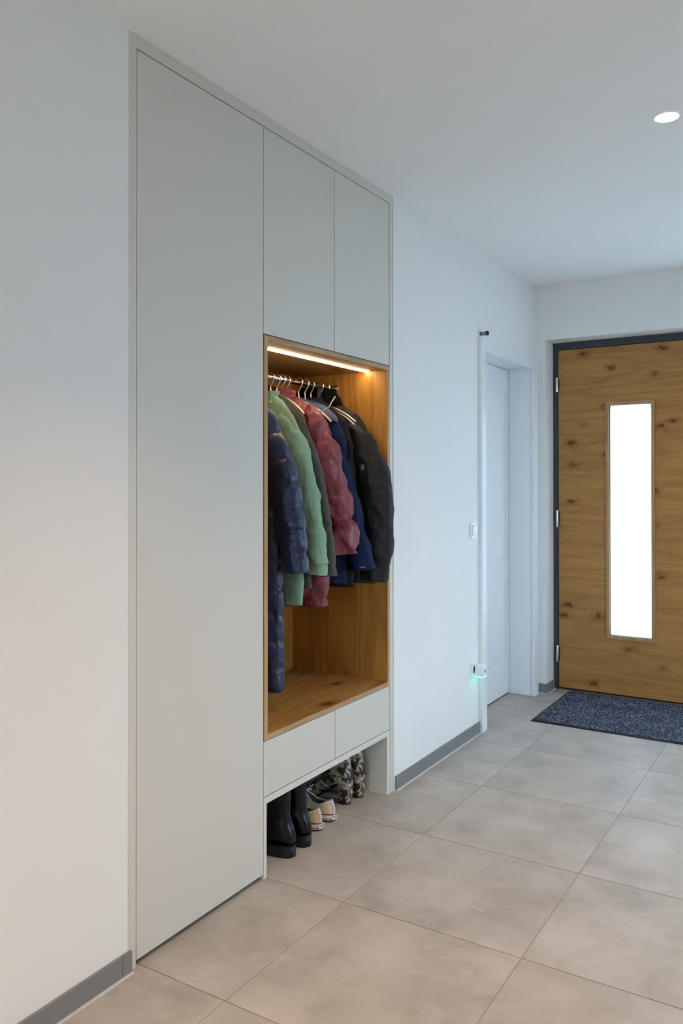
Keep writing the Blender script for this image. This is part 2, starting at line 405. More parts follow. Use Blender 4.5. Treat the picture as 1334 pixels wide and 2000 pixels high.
# left wall with a recess for the wardrobe and an opening for the side door
WT = 0.175
wl = boxes('wall_left', [((-0.65, YB, 0), (0, CY0, H)), ((-0.75, CY0-0.05, 0), (-0.65, CY1+0.05, H)), ((-0.65, CY1, 0), (0, CY1+0.3, H)),
    ((-WT, CY1+0.3, 0), (0, DY0-0.03, H)), ((-WT, DY0-0.03, DZ+0.03), (0, DY1+0.03, H)), ((-WT, DY1+0.03, 0), (0, YF+0.24, H))], 'wall')
tag(wl, 'white plastered hallway wall holding the wardrobe recess and side door', 'wall', kind='structure')
# front wall with the opening of the entrance door
OX0, OX1, OZ = 0.056, 1.86, 2.298
wf = boxes('wall_front', [((0, YF, 0), (OX0, YF+0.24, H)), ((OX0, YF, OZ), (OX1, YF+0.24, H)), ((OX1, YF, 0), (XR, YF+0.24, H))], 'wall')
tag(wf, 'white wall around the entrance door', 'wall', kind='structure')
# right wall with a window
W1 = (2.75, 4.1, 0.30, 2.2)
wr = boxes('wall_right', [((XR, YB, 0), (XR+0.25, W1[0], H)), ((XR, W1[1], 0), (XR+0.25, YF+0.24, H)), ((XR, W1[0], 0), (XR+0.25, W1[1], W1[2])), ((XR, W1[0], W1[3]), (XR+0.25, W1[1], H))], 'wall')
tag(wr, 'white hallway wall with a window opposite the wardrobe', 'wall', kind='structure')
# back wall with an added, unseen window that brings in extra daylight
W2 = (0.55, 2.35, 0.1, 2.35)
wb = boxes('wall_back', [((-0.65, YB-0.25, 0), (W2[0], YB, H)), ((W2[1], YB-0.25, 0), (XR+0.25, YB, H)), ((W2[0], YB-0.25, 0), (W2[1], YB, W2[2])), ((W2[0], YB-0.25, W2[3]), (W2[1], YB, H))], 'wall')
tag(wb, 'white wall at the far end behind the viewer with an added window for daylight', 'wall', kind='structure')

def window_frame(name, label, axis, plane, a0, a1, z0, z1):
    t = Thing(name, label, 'window', (plane, (a0+a1)/2, z0) if axis == 'X' else ((a0+a1)/2, plane, z0), kind='structure')
    f = 0.06; d = 0.035
    def bx(u0, u1, w0, w1, dd): return ((plane-dd, u0, w0), (plane+dd, u1, w1)) if axis == 'X' else ((u0, plane-dd, w0), (u1, plane+dd, w1))
    mid = (a0+a1)/2
    t.add(boxes('window_frame', [bx(a0, a0+f, z0, z1, d), bx(a1-f, a1, z0, z1, d), bx(a0+f, a1-f, z0, z0+f, d), bx(a0+f, a1-f, z1-f, z1, d), bx(mid-0.04, mid+0.04, z0+f, z1-f, d)], 'anthracite'))
    for u0, u1 in ((a0+f, mid-0.04), (mid+0.04, a1-f)):
        a, b = bx(u0, u1, z0+f, z1-f, 0.004); t.add(box('pane', a, b, 'glass'))
    return t
window_frame('window_1', 'two-pane window with dark frame in the wall opposite the wardrobe', 'X', XR+0.12, *W1)
window_frame('added_window', 'unseen tall two-pane window with dark frame, added as a daylight source', 'Y', YB-0.12, *W2)
portal('window_1_portal', (XR+0.05, (W1[0]+W1[1])/2, (W1[2]+W1[3])/2), (0, PI/2, 0), W1[3]-W1[2], W1[1]-W1[0])
portal('added_window_portal', ((W2[0]+W2[1])/2, YB-0.05, (W2[2]+W2[3])/2), (PI/2, 0, PI), W2[1]-W2[0], W2[3]-W2[2])
gnd = box('ground', (-14, -16, -0.4), (16, 18, -0.16), 'paving'); tag(gnd, 'unseen grey ground plane added outside to dim light from below', 'ground', kind='structure')  # unseen plane, added to cut light reaching the ceiling from below

# baseboards: skirting tiles with a sealant bead
def baseboard(name, label, runs, hz=0.062, th=0.010):
    t = Thing(name, label, 'baseboard', (*runs[0][0], 0), kind='structure')
    for (p, q, n, *off) in runs:           # n: direction into the room
        p, q, n = Vector((*p, 0)), Vector((*q, 0)), Vector((*n, 0)); L = (q-p).length; d = (q-p)/L
        cuts = [0.0]; s = (off[0] if off else 0.29) if L > 0.6 else L
        while s < L-0.02: cuts.append(s); s += 0.598
        cuts.append(L)
        for c0, c1 in zip(cuts, cuts[1:]):
            a = p+d*(c0+0.0008); b = p+d*(c1-0.0008)+n*th
            lo = (min(a.x, b.x), min(a.y, b.y), 0.003); hi = (max(a.x, b.x), max(a.y, b.y), hz)
            t.add(box('skirting_tile', lo, hi, 'skirting', bevel=0.0008))
        a = p; b = q+n*(th+0.006)
        t.add(box('sealant_bead', (min(a.x, b.x), min(a.y, b.y), 0), (max(a.x, b.x), max(a.y, b.y), 0.0045), 'sealant'))
    return t
baseboard('baseboard_left', 'grey tile skirting with pale sealant line along the wardrobe wall', [((0, YB), (0, CY0+0.009), (1, 0), 0.42), ((0, CY1+0.008), (0, DY0-0.062), (1, 0))])
baseboard('baseboard_front', 'short grey tile skirting at the corner of the entrance door', [((0, YF), (OX0+0.010, YF), (0, -1)), ((OX0, YF), (OX0, 5.365), (1, 0))])
baseboard('baseboard_right', 'grey tile skirting along the window wall', [((XR, YB), (XR, YF), (-1, 0))])

# ================================================================== ENTRANCE DOOR
FY = 5.37
d1 = Thing('door_1', 'oak entrance door with a tall narrow frosted glass strip', 'door', (0.6, FY, 0), kind='structure')
LX0, LX1, LZ0, LZ1 = 0.0905, 1.105, 0.014, 2.2485
fr = d1.add(boxes('door_frame', [((0.03, FY, 0), (LX0-0.004, FY+0.075, OZ)), ((LX0-0.004, FY, LZ1+0.003), (LX1+0.004, FY+0.075, OZ)),
    ((LX1+0.004, FY, 0), (LX1+0.06, FY+0.075, OZ)), ((1.80, FY, 0), (1.875, FY+0.075, OZ)), ((LX1+0.06, FY, 2.235), (1.80, FY+0.075, OZ)), ((LX1+0.06, FY, 0), (1.80, FY+0.075, 0.07)),
    ((0.03, FY+0.05, 0), (1.875, FY+0.2, 0.012)), ((0.03, FY+0.07, LZ1-0.03), (LX1+0.06, FY+0.09, OZ)), ((0.03, FY+0.07, 0), (LX0+0.03, FY+0.09, OZ))], 'anthracite'))
GX0, GX1, GZ0, GZ1 = 0.421, 0.679, 0.388, 1.868
d1.add(boxes('door_leaf', [((LX0, FY+0.006, LZ0), (GX0, FY+0.072, LZ1)), ((GX1, FY+0.006, LZ0), (LX1, FY+0.072, LZ1)),
    ((GX0, FY+0.006, LZ0), (GX1, FY+0.072, GZ0)), ((GX0, FY+0.006, GZ1), (GX1, FY+0.072, LZ1))], 'oak_door'))
bw = 0.021
bm = bmesh.new()
for a, b in (((GX0-bw, FY-0.004, GZ0-bw), (GX0, FY+0.03, GZ1+bw)), ((GX1, FY-0.004, GZ0-bw), (GX1+bw, FY+0.03, GZ1+bw)), ((GX0, FY-0.004, GZ0-bw), (GX1, FY+0.03, GZ0)), ((GX0, FY-0.004, GZ1), (GX1, FY+0.03, GZ1+bw))): add_box(bm, a, b)
d1.add(bm_obj('glazing_bead', bm, 'oak_bead'))
d1.add(box('pane', (GX0-0.004, FY+0.030, GZ0-0.004), (GX1+0.004, FY+0.046, GZ1+0.004), 'frosted'))
d1.add(box('sidelight_pane', (LX1+0.06, FY+0.030, 0.07), (1.80, FY+0.046, 2.235), 'frosted'))
for z0, z1 in ((1.972, 2.067), (1.075, 1.187), (0.184, 0.291)):
    h = d1.add(cyl('hinge', (0.0855, FY-0.010, (z0+z1)/2), 0.0085, z1-z0, 'steel', seg=20, bevel=0.001))
    d1.add(boxes('hinge_leaf', [((0.0865, FY-0.010, z0+0.01), (0.097, FY+0.0055, z1-0.01))], 'black'))
hd = d1.add(boxes('door_handle', [((1.03, FY-0.006, 0.99), (1.065, FY+0.006, 1.16))], 'steel'))
d1.add(tube('handle_lever', [(1.047, FY-0.004, 1.10), (1.047, FY-0.045, 1.10), (1.035, FY-0.055, 1.10), (0.93, FY-0.055, 1.10)], 0.009, 'steel', n=24))

# ================================================================== SIDE DOOR
d2 = Thing('door_2', 'white panelled side door set back in a deep white door frame', 'door', (0, (DY0+DY1)/2, 0), kind='structure')
cw, ct = 0.068, 0.022
bm = bmesh.new()
for a, b in (((0.0005, DY0-cw+0.008, 0.001), (ct, DY0+0.008, DZ+cw-0.008)), ((0.0005, DY1-0.008, 0.001), (ct, DY1+cw-0.008, DZ+cw-0.008)), ((0.0005, DY0+0.008, DZ-0.008), (ct, DY1-0.008, DZ+cw-0.008))): add_box(bm, a, b)
d2.add(bm_obj('casing', bm, 'white_paint', bevel=0.003))
d2.add(boxes('jamb_lining', [((-WT, DY0-0.03, 0.001), (0.0, DY0, DZ)), ((-WT, DY1, 0.001), (0.0, DY1+0.03, DZ)), ((-WT, DY0-0.03, DZ), (0.0, DY1+0.03, DZ+0.03))], 'white_paint'))
XL = -0.155
lz0, lz1, ly0, ly1 = 0.009, DZ-0.003, DY0+0.004, DY1-0.004
bm = bmesh.new()                                   # leaf with recessed panels
pan = [(0.22, 0.735), (0.872, 1.96)]; py0, py1 = ly0+0.10, ly1-0.045
add_box(bm, (XL-0.04, ly0, lz0), (XL-0.006, ly1, lz1))
for a, b in ((ly0, py0), (py1, ly1)): add_box(bm, (XL-0.006, a, lz0), (XL, b, lz1))
zs = [lz0, pan[0][0], pan[0][1], pan[1][0], pan[1][1], lz1]
for a, b in ((zs[0], zs[1]), (zs[2], zs[3]), (zs[4], zs[5])): add_box(bm, (XL-0.006, py0, a), (XL, py1, b))
leaf = d2.add(bm_obj('door_leaf', bm, 'white_paint'))
for z0, z1 in pan:
    bm = bmesh.new(); g = 0.020
    v = [bm.verts.new((XL-0.0059, y, z)) for y, z in ((py0, z0), (py1, z0), (py1, z1), (py0, z1))]
    v2 = [bm.verts.new((XL-0.002, y, z)) for y, z in ((py0+g, z0+g), (py1-g, z0+g), (py1-g, z1-g), (py0+g, z1-g))]
    for i in range(4): bm.faces.new((v[i], v[(i+1) % 4], v2[(i+1) % 4], v2[i]))
    bm.faces.new(v2); bm.faces.new(v[::-1])
    d2.add(bm_obj('panel', bm, 'white_paint'))
d2.add(boxes('gap_shade_bar', [((XL-0.05, DY0, 0.0005), (XL-0.006, DY1, 0.0085))], 'black'))  # solid black bar standing in for the shade under the leaf
d2.add(boxes('seal', [((XL-0.035, ly1+0.0005, lz0), (XL-0.004, ly1+0.0036, lz1)), ((XL-0.035, ly0, lz1+0.0003), (XL-0.004, ly1, lz1+0.0027))], 'black'))

# ================================================================== WARDROBE
def shadow_box(name, y0, y1, z0, z1, t=0.018, x0=-CD, x1=-0.022, m='carcass'):
    return boxes(name, [((x0, y0, z0), (x1, y0+t, z1)), ((x0, y1-t, z0), (x1, y1, z1)), ((x0, y0+t, z0), (x1, y1-t, z0+t)), ((x0, y0+t, z1-t), (x1, y1-t, z1)), ((x0, y0+t, z0+t), (x0+t, y1-t, z1-t))], m)
YT, YM, YR = 1.6655, 2.2605, 3.1795        # tall door start, door split, right end of fronts
ZT, Z1, Z2, Z3 = 2.608, 1.8862, 0.4767, 0.2796
XFR = -0.003                                # face of the fronts
GAP = 0.0034
# infill frame
ff = Thing('wardrobe_frame', 'greige infill trim framing the built-in wardrobe up to the ceiling', 'trim', (-0.01, (CY0+CY1)/2, 0))
ff.add(box('stile', (-0.04, CY0+0.001, 0.0), (-0.002, YT-GAP/2, H-0.001), 'greige'))
ff.add(box('stile', (-0.04, YR+GAP/2, 0.0), (-0.002, CY1-0.006, H-0.001), 'greige'))
ff.add(box('header', (-0.04, YT-GAP/2+0.0006, ZT+GAP), (-0.002, YR+GAP/2-0.0006, H-0.001), 'greige'))
ff.add(box('sealant_bead', (-0.03, CY1-0.006, 0.0), (-0.003, CY1-0.0003, H-0.001), plain('cream_sealant', (0.62, 0.57, 0.47), 0.7)))
# tall unit
tc_ = Thing('tall_cabinet', 'tall floor-to-ceiling greige wardrobe unit with one plain door', 'cabinet', (-CD/2, (YT+YM)/2, 0))
tc_.add(shadow_box('body', YT+0.001, YM-0.001, 0.04, ZT))
tc_.add(box('door', (-0.0215, YT+GAP/2, 0.0175), (XFR, YM-GAP/2, ZT), 'greige', bevel=0.0008))
tc_.add(box('plinth', (-0.06, YT+0.001, 0.001), (-0.03, YM-0.001, 0.0395), 'dark_gap'))
# upper unit
uc = Thing('upper_cabinet', 'greige wall unit with two plain doors above the oak coat niche', 'cabinet', (-CD/2, (YM+YR)/2, Z1))
uc.add(shadow_box('body', YM+0.001, YR-0.001, Z1+0.004, ZT))
ym = (YM+YR)/2+0.004
uc.add(box('door', (-0.0215, YM+GAP/2, Z1+GAP), (XFR, ym-GAP/2, ZT), 'greige', bevel=0.0008))
uc.add(box('door', (-0.0215, ym+GAP/2, Z1+GAP), (XFR, YR-GAP/2, ZT), 'greige', bevel=0.0008))
# oak niche
NT = 0.019
NY0, NY1, NZ0, NZ1 = YM+0.0022, YR-0.003, Z2, Z1-0.001
ni = Thing('oak_niche', 'open oak-lined coat niche in the middle of the wardrobe', 'cabinet', (-CD/2, (NY0+NY1)/2, NZ0))
def npanel(name, a, b, m, me):
    p = ni.add(box(name, a, (-0.0015, b[1], b[2]), m)); e = box('edge_band', (-0.0015, a[1], a[2]), (0.0, b[1], b[2]), me); ni.add(e, p); return p
npanel('side_panel', (-CD, NY0, NZ0), (0, NY0+NT, NZ1), 'oak_v', 'oak_edge_v')
npanel('side_panel', (-CD, NY1-NT, NZ0), (0, NY1, NZ1), 'oak_v', 'oak_edge_v')
npanel('bottom_panel', (-CD, NY0+NT, NZ0), (0, NY1-NT, NZ0+NT), 'oak_h', 'oak_edge_h')
tp = npanel('top_panel', (-CD, NY0+NT, NZ1-NT), (0, NY1-NT, NZ1), 'oak_h', 'oak_edge_h')
ni.add(box('back_panel', (-CD+0.0002, NY0+NT, NZ0+NT), (-CD+0.010, NY1-NT, NZ1-NT), 'oak_v'))
ls = ni.add(boxes('light_strip', [((-0.1035, NY0+NT+0.002, NZ1-NT-0.0045), (-0.0925, NY1-NT-0.004, NZ1-NT-0.0002))], 'led'))
ls['label'] = 'glowing warm LED strip'
# drawers
ZB = Z3-0.0235
du = Thing('drawer_unit', 'low greige unit with two plain drawers under the oak niche', 'cabinet', (-CD/2, (YM+YR)/2, Z3))
du.add(shadow_box('body', YM+0.003, YR-0.003, Z3+0.004, Z2-0.001))
yd = (YM+YR)/2+0.006
for a, b in ((YM, yd), (yd, YR)):
    du.add(box('drawer', (-0.0215, a+GAP/2, Z3+GAP), (XFR, b-GAP/2, Z2-GAP), 'greige', bevel=0.0008))
# shoe bench frame
sb = Thing('shoe_compartment', 'open greige shoe compartment at floor level under the drawers', 'cabinet', (-CD/2, (YM+YR)/2, 0))
sb.add(box('side_panel', (-CD, YM+0.0015, 0.0), (XFR, YM+0.0185, ZB), 'greige_edge'))
sb.add(box('side_panel', (-CD, YR-0.024, 0.0), (XFR, YR-0.0005, ZB), 'greige_edge'))
sb.add(box('top_panel', (-CD, YM+0.0015, ZB), (XFR, YR-0.0005, Z3), 'greige_edge'))
sb.add(box('back_panel', (-CD+0.0002, YM+0.0185, 0.0), (-CD+0.012, YR-0.024, ZB), 'greige_edge'))
# clothes rail
RX, RZ = -0.27, 1.7995
cr = Thing('clothes_rail', 'round chrome clothes rail across the oak niche', 'rail', (RX, (NY0+NY1)/2, RZ))
cr.add(cyl('tube', (RX, (NY0+NY1)/2, RZ), 0.0115, NY1-NY0-2*NT-0.008, 'chrome', axis='Y', seg=28))
for y in (NY0+NT+0.004, NY1-NT-0.004): cr.add(cyl('rail_socket', (RX, y, RZ), 0.018, 0.0075, 'chrome', axis='Y', seg=28))

# ================================================================== HANGERS
def hanger(y, label, yawd=0.0, half=0.135, drop=0.105, m='satin', arms='satin', double=False, group=None, r=0.0027, neck=0.098):
    t = thing('coat_hanger', label, 'hanger', (RX, y, RZ), group)
    t.rotation_euler.z = math.radians(yawd)
    rr = 0.0150+r
    pts = [(-rr*math.cos(a), 0, rr*math.sin(a)) for a in np.linspace(-0.3, PI+0.5, 22)]
    pts += [(0.006, 0, -0.026), (-0.002, 0, -0.040), (0.0, 0, -0.055), (0, 0, -neck)]
    hook = tube('hook', pts, r, m, t, n=70, seg=8)
    z0 = -neck
    arm = [(-half, 0, z0-drop), (-half*0.7, 0, z0-drop*0.55), (-half*0.35, 0, z0-drop*0.2), (0, 0, z0+0.001), (half*0.35, 0, z0-drop*0.2), (half*0.7, 0, z0-drop*0.55), (half, 0, z0-drop)]
    tube('shoulder_arm', arm, r*1.5, arms, t, n=40, seg=8)
    if double:
        tube('shoulder_arm', [(x*0.93, 0.012 if abs(x) > 0.02 else 0, z-0.012) for x, _, z in arm], r*1.4, arms, t, n=40, seg=8)
    return t

# ================================================================== JACKETS
def fbm(p, s, o=3):
    v = 0; a = 1
    for i in range(o):
        v += a*noise.noise(p*s); s *= 2.1; a *= 0.5
    return v
def loft(rings, nr, ns, disp=None, cap0='flat', cap1='in', seed=0.0, inset=0.02):
    """rings: (cx,cy,cz, Ax,Ay,Az, Bx,By,Bz, power) resampled and skinned; disp(s, th, p, n, k) moves along the normal"""
    R = catmull(rings, nr)
    seg = np.linalg.norm(np.diff(R[:, :3], axis=0), axis=1); s = np.concatenate([[0], np.cumsum(seg)])
    V = []; off = Vector((seed, seed*0.7, seed*1.3))
    for i in range(nr):
        c = Vector(R[i, :3]); A = Vector(R[i, 3:6]); B = Vector(R[i, 6:9]); pw = max(1.0, R[i, 9])
        la, lb = max(A.length, 1e-5), max(B.length, 1e-5)
        for j in range(ns):
            th = 2*PI*j/ns; ct_, st_ = math.cos(th), math.sin(th)
            a = math.copysign(abs(ct_)**(2/pw), ct_); b = math.copysign(abs(st_)**(2/pw), st_)
            p = c + A*a + B*b
            n = (A*(a/(la*la)) + B*(b/(lb*lb))); n.normalize()
            if disp: p = p + n*disp(s[i], th, p+off, n, i/(nr-1))
            V.append(p)
    F = []
    for i in range(nr-1):
        for j in range(ns):
            F.append((i*ns+j, i*ns+(j+1) % ns, (i+1)*ns+(j+1) % ns, (i+1)*ns+j))
    def cap(i, mode, flip):
        nonlocal V, F
        base = i*ns; c = sum((V[base+j] for j in range(ns)), Vector())/ns
        ax = Vector(R[1, :3]-R[0, :3]) if i == 0 else Vector(R[-2, :3]-R[-1, :3])
        ax.normalize()
        prev = list(range(base, base+ns))
        steps = [(0.90, 0.0), (0.86, inset), (0.5, inset*1.3)] if mode == 'in' else [(0.8, -0.004), (0.45, -0.007)]
        for k, dd in steps:
            st = len(V)
            for j in range(ns): V.append(c + (V[base+j]-c)*k + ax*dd)
            for j in range(ns):
                q = (prev[j], prev[(j+1) % ns], st+(j+1) % ns, st+j); F.append(q[::-1] if flip else q)
            prev = list(range(st, st+ns))
        ci = len(V); V.append(c+ax*(steps[-1][1]))
        for j in range(ns):
            q = (prev[j], prev[(j+1) % ns], ci); F.append(q[::-1] if flip else q)
    if cap0: cap(0, cap0, True)
    if cap1: cap(nr-1, cap1, False)
    me = bpy.data.meshes.new('garment'); me.from_pydata([tuple(v) for v in V], [], F); me.update()
    bm = bmesh.new(); bm.from_mesh(me); bmesh.ops.recalc_face_normals(bm, faces=list(bm.faces)); bm.to_mesh(me); bm.free()
    return me
def hring(u, v, z, a, b, pw=2.3): return (u, v, z, a, 0, 0, 0, b, 0, pw)

def wr(amp, sc, squash=(1, 1, 0.45)):
    def f(s, th, p, n, k):
        q = Vector((p.x*squash[0], p.y*squash[1], p.z*squash[2])); return amp*fbm(q, sc)
    return f
def quilt(pitch, bulge, amp, phase=0.0, pk=0.012):
    def f(s, th, p, n, k):
        x = (s+phase)/pitch + 0.10*noise.noise(p*6); fr = x-math.floor(x)
        h = 1-abs(2*fr-1)**4
        edge = max(0.0, 1-min(fr, 1-fr)*3.0)
        pucker = edge*pk*noise.noise(Vector((p.x*42, p.y*42, p.z*9))) + 0.35*pk*noise.noise(Vector((p.x*20, p.y*20, p.z*14)))
        return bulge*(h-1) + pucker + amp*fbm(p, 9, 3)
    return f
def folds(amp, sc, fold=0.006, fs=9.0, slant=0.9):
    """soft wrinkles plus slanting drape folds"""
    def f(s, th, p, n, k):
        q = Vector((p.x*fs*0.8+p.z*fs*slant*0.35, p.y*fs, (p.z-p.x*slant)*fs*0.55))
        r = 1-2*abs(noise.noise(q))
        return amp*fbm(p, sc, 4) + fold*(r*r*(1 if r > 0 else 0.2)-0.35)
    return f
def diamond(pitch, bulge):
    def f(s, th, p, n, k):
        a = p.x+p.y; return bulge*(abs(math.sin(PI*(s+a)/pitch))*abs(math.sin(PI*(s-a)/pitch)))**0.4 + 0.004*fbm(p, 7)
    return f

def jacket(name, label, y, yawd, mtl, hem, tw=0.20, tb=0.05, sleeve=None, sd=None, bd=None, collar=None, x=RX, top=1.725, hemw=None, hemb=None, sl_off=(0.0, 0.0), lean=0.0, shoulder=None, back=True, seed=0.0, flat=2.6):
    t = thing(name, label, 'jacket', (x, y, hem), 'jackets hanging in the oak niche')
    t.rotation_euler.z = math.radians(yawd)
    hw = hemw or tw*0.97; hb = hemb or tb
    z = lambda q: q-hem
    rings = [hring(0, 0, z(top+0.002), 0.045, 0.030, 2), hring(0.002, 0, z(top-0.012), 0.070, tb*0.68, 2), hring(0.004, 0, z(top-0.035), 0.50*tw, tb*0.78, 2.1), hring(0.006, 0, z(top-0.065), tw*0.66, tb*0.86, 2.2),
             hring(0.008, 0, z(top-0.11), tw*0.80, tb*0.93, 2.3), hring(0.008, 0, z(top-0.20), tw*0.93, tb, flat)]
    zz = top-0.20; nmid = max(3, int((zz-hem)/0.13))
    for i in range(1, nmid+1):
        f = i/nmid; rings.append(hring(0.008-0.006*f, lean*f, z(zz-(zz-hem)*f), tw*(0.93+0.06*f)*(1-f)+hw*f, tb*(1-f)+hb*f, flat))
    body = loft(rings, int(60+(top-hem)*110), 96, bd, None, 'in', seed)
    bo = link('body', body, mtl, t, True)
    for side in ((1, -1) if back else (1,)):
        sl = []
        for (u, v, zz_, a, b, tilt) in sleeve:
            ca, sa = math.cos(tilt), math.sin(tilt)
            if side > 0: sl.append((u, v, z(zz_), a*ca, 0, a*sa, 0, b, 0, 2.2))
            else: sl.append((-(u-0.03)*0.93, -v*0.3, z(zz_), -a*ca*0.9, 0, a*sa, 0, b, 0, 2.2))
        so = link('sleeve', loft(sl, 110, 56, sd, 'flat', 'in', seed+3*side), mtl, t, True)
        if side > 0: t['front_sleeve'] = so.name
    return t, bo
OUTER = [(.050, 1.695, 47), (.10, 1.655, 49), (.152, 1.598, 42), (.198, 1.515, 28), (.232, 1.41, 16), (.258, 1.28, 9), (.276, 1.16, 5), (.288, 1.03, 3)]
def std_sleeve(r0, r1, zc, du=0.0, v1=0.0, b=0.8, outer=None, grow=1.0):
    """rings hung from the outer profile (u, z, elevation of the normal) down to the cuff at zc"""
    O = outer or OUTER
    zs = [o[1] for o in O]; out = []
    last = O[-1][1]; k = len(O)
    for i, (u, z_, an) in enumerate(O):
        f = i/(k-1)
        if i >= 3: z_ = O[3][1] + (z_-O[3][1])*(O[3][1]-zc)/(O[3][1]-last)
        r = (r0 if f < 0.55 else r0+(r1-r0)*(f-0.55)/0.45)*(0.42, 0.66, 0.9, 1.0, 1.03, 1.0, 1.0, 1.0)[i]
        t = math.radians(an)
        out.append((u+du*min(1, f*1.6)-math.cos(t)*r, v1*f, z_-math.sin(t)*r, r, r*b, t))
    return out
def strip(name, t, pts, wdt, m, thick=0.002):
    return None

def collar(t, hem, z0, z1, a, b, m, u=0.0, v=0.0, tilt=0.0, disp=None, seed=0.0, du=0.0, name='collar', flare=1.1):
    rings = [(u, v, z0-hem, a*1.12, 0, 0, 0, b*1.05, 0, 2), (u+du*0.3, v, z0+(z1-z0)*0.35-hem, a, 0, a*tilt, 0, b, 0, 2), (u+du*0.7, v, z0+(z1-z0)*0.7-hem, a*1.02, 0, a*tilt, 0, b*1.02, 0, 2), (u+du, v, z1-hem, a*flare, 0, a*tilt, 0, b*flare, 0, 2)]
    return link(name, loft(rings, 36, 48, disp, None, 'in', seed, inset=0.03), m, t, True)

# --- long navy puffer coat
hem = 0.585
t, b = jacket('puffer_coat', 'long dark navy quilted puffer coat beside the tall greige door', 2.485, 0, 'navy', hem, tw=0.185, tb=0.060,
    sleeve=std_sleeve(0.066, 0.052, 1.04, du=0.015, v1=-0.004, b=0.80), sd=quilt(0.088, 0.010, 0.006), bd=quilt(0.098, 0.012, 0.006, 0.03), seed=1.0, hemb=0.055)
collar(t, hem, 1.69, 1.735, 0.055, 0.040, 'navy', disp=quilt(0.04, 0.006, 0.003))
hanger(2.485, 'metal coat hanger carrying the long navy puffer coat', 0)
# --- sage green jacket
hem = 0.895
t, b = jacket('fabric_jacket', 'sage green fabric jacket hanging beside the navy puffer coat', 2.605, 2, 'green', hem, tw=0.19, tb=0.028,
    sleeve=std_sleeve(0.046, 0.040, 1.062, du=0.010, b=0.72), sd=folds(0.009, 9, 0.008), bd=folds(0.008, 7, 0.009), seed=5.0)
cu = 0.2575
cf = [(cu, 0, 1.066-hem, 0.0405, 0, -0.003, 0, 0.0295, 0, 2.2), (cu, 0, 1.05-hem, 0.043, 0, -0.003, 0, 0.0315, 0, 2.2), (cu+.001, 0, 1.032-hem, 0.0415, 0, -0.003, 0, 0.030, 0, 2.2), (cu+.001, 0, 1.020-hem, 0.0405, 0, -0.003, 0, 0.0295, 0, 2.2)]
link('cuff', loft(cf, 24, 48, wr(0.004, 16), None, 'in'), 'green', t, True)
collar(t, hem, 1.685, 1.732, 0.062, 0.034, 'green', disp=wr(0.010, 20), du=0.02)
hanger(2.605, 'metal coat hanger carrying the sage green jacket', 2)
# --- olive quilted jacket
hem = 0.955
t, b = jacket('quilted_jacket', 'thin grey olive diamond-quilted jacket between the green and maroon jackets', 2.662, 3, 'olive', hem, tw=0.19, tb=0.022,
    sleeve=std_sleeve(0.046, 0.042, 1.008, du=0.008, v1=0.008, b=0.50), sd=diamond(0.055, 0.005), bd=diamond(0.055, 0.005), seed=9.0)
collar(t, hem, 1.69, 1.725, 0.050, 0.026, 'olive', disp=wr(0.004, 14))
zp = tube('zipper_pull', [(0.02, -0.012, 0.0), (0.024, -0.016, -0.05), (0.03, -0.022, -0.095)], 0.0028, 'cream', t, n=10)
zp['label'] = 'small pale zipper pull'
hanger(2.662, 'metal coat hanger carrying the thin olive quilted jacket', 3)
# --- an empty hanger next to the maroon jacket
hanger(2.705, 'empty cream metal coat hanger with one bare arm showing before the maroon jacket', 7, arms='cream', half=0.125, drop=0.082, neck=0.068)
# --- maroon puffer
hem = 0.865
def mar(s, th, p, n, k):
    d = 0.0
    for c, wd, dp in ((0.20, 0.035, 0.012), (0.37, 0.05, 0.014), (0.535, 0.013, 0.018), (0.655, 0.012, 0.010)):
        d -= dp*math.exp(-((s-c+0.03*noise.noise(p*7))/wd)**2)
    q = Vector((p.x*11+p.z*5, p.y*13, p.z*7-p.x*5)); r = 1-2*abs(noise.noise(q))
    return d + 0.012*fbm(p, 9, 4) + 0.016*(max(r, 0)**2-0.4) - 0.012*abs(noise.noise(Vector((p.x*18, p.y*18, p.z*13))))
MO = [(.060, 1.715, 50), (.12, 1.690, 55), (.175, 1.622, 42), (.222, 1.535, 26), (.252, 1.43, 14), (.280, 1.30, 9), (.300, 1.19, 6), (.312, 1.08, 5)]
t, b = jacket('puffer_jacket', 'maroon puffer jacket with a thick padded sleeve', 2.775, 14, 'maroon', hem, tw=0.185, tb=0.062,
    sleeve=std_sleeve(0.078, 0.062, 1.085, v1=0.0, b=0.95, outer=MO), sd=mar, bd=quilt(0.22, 0.018, 0.010, 0.05, 0.018), seed=14.0, hemb=0.056)
collar(t, hem, 1.68, 1.772, 0.078, 0.048, 'maroon', u=-0.03, du=-0.02, disp=folds(0.006, 14, 0.005), tilt=-0.22)
hanger(2.772, 'metal coat hanger carrying the maroon puffer jacket', 14)
hanger(2.737, 'empty metal coat hanger standing against the maroon puffer collar', 12, arms='cream', half=0.10, drop=0.09, neck=0.10)
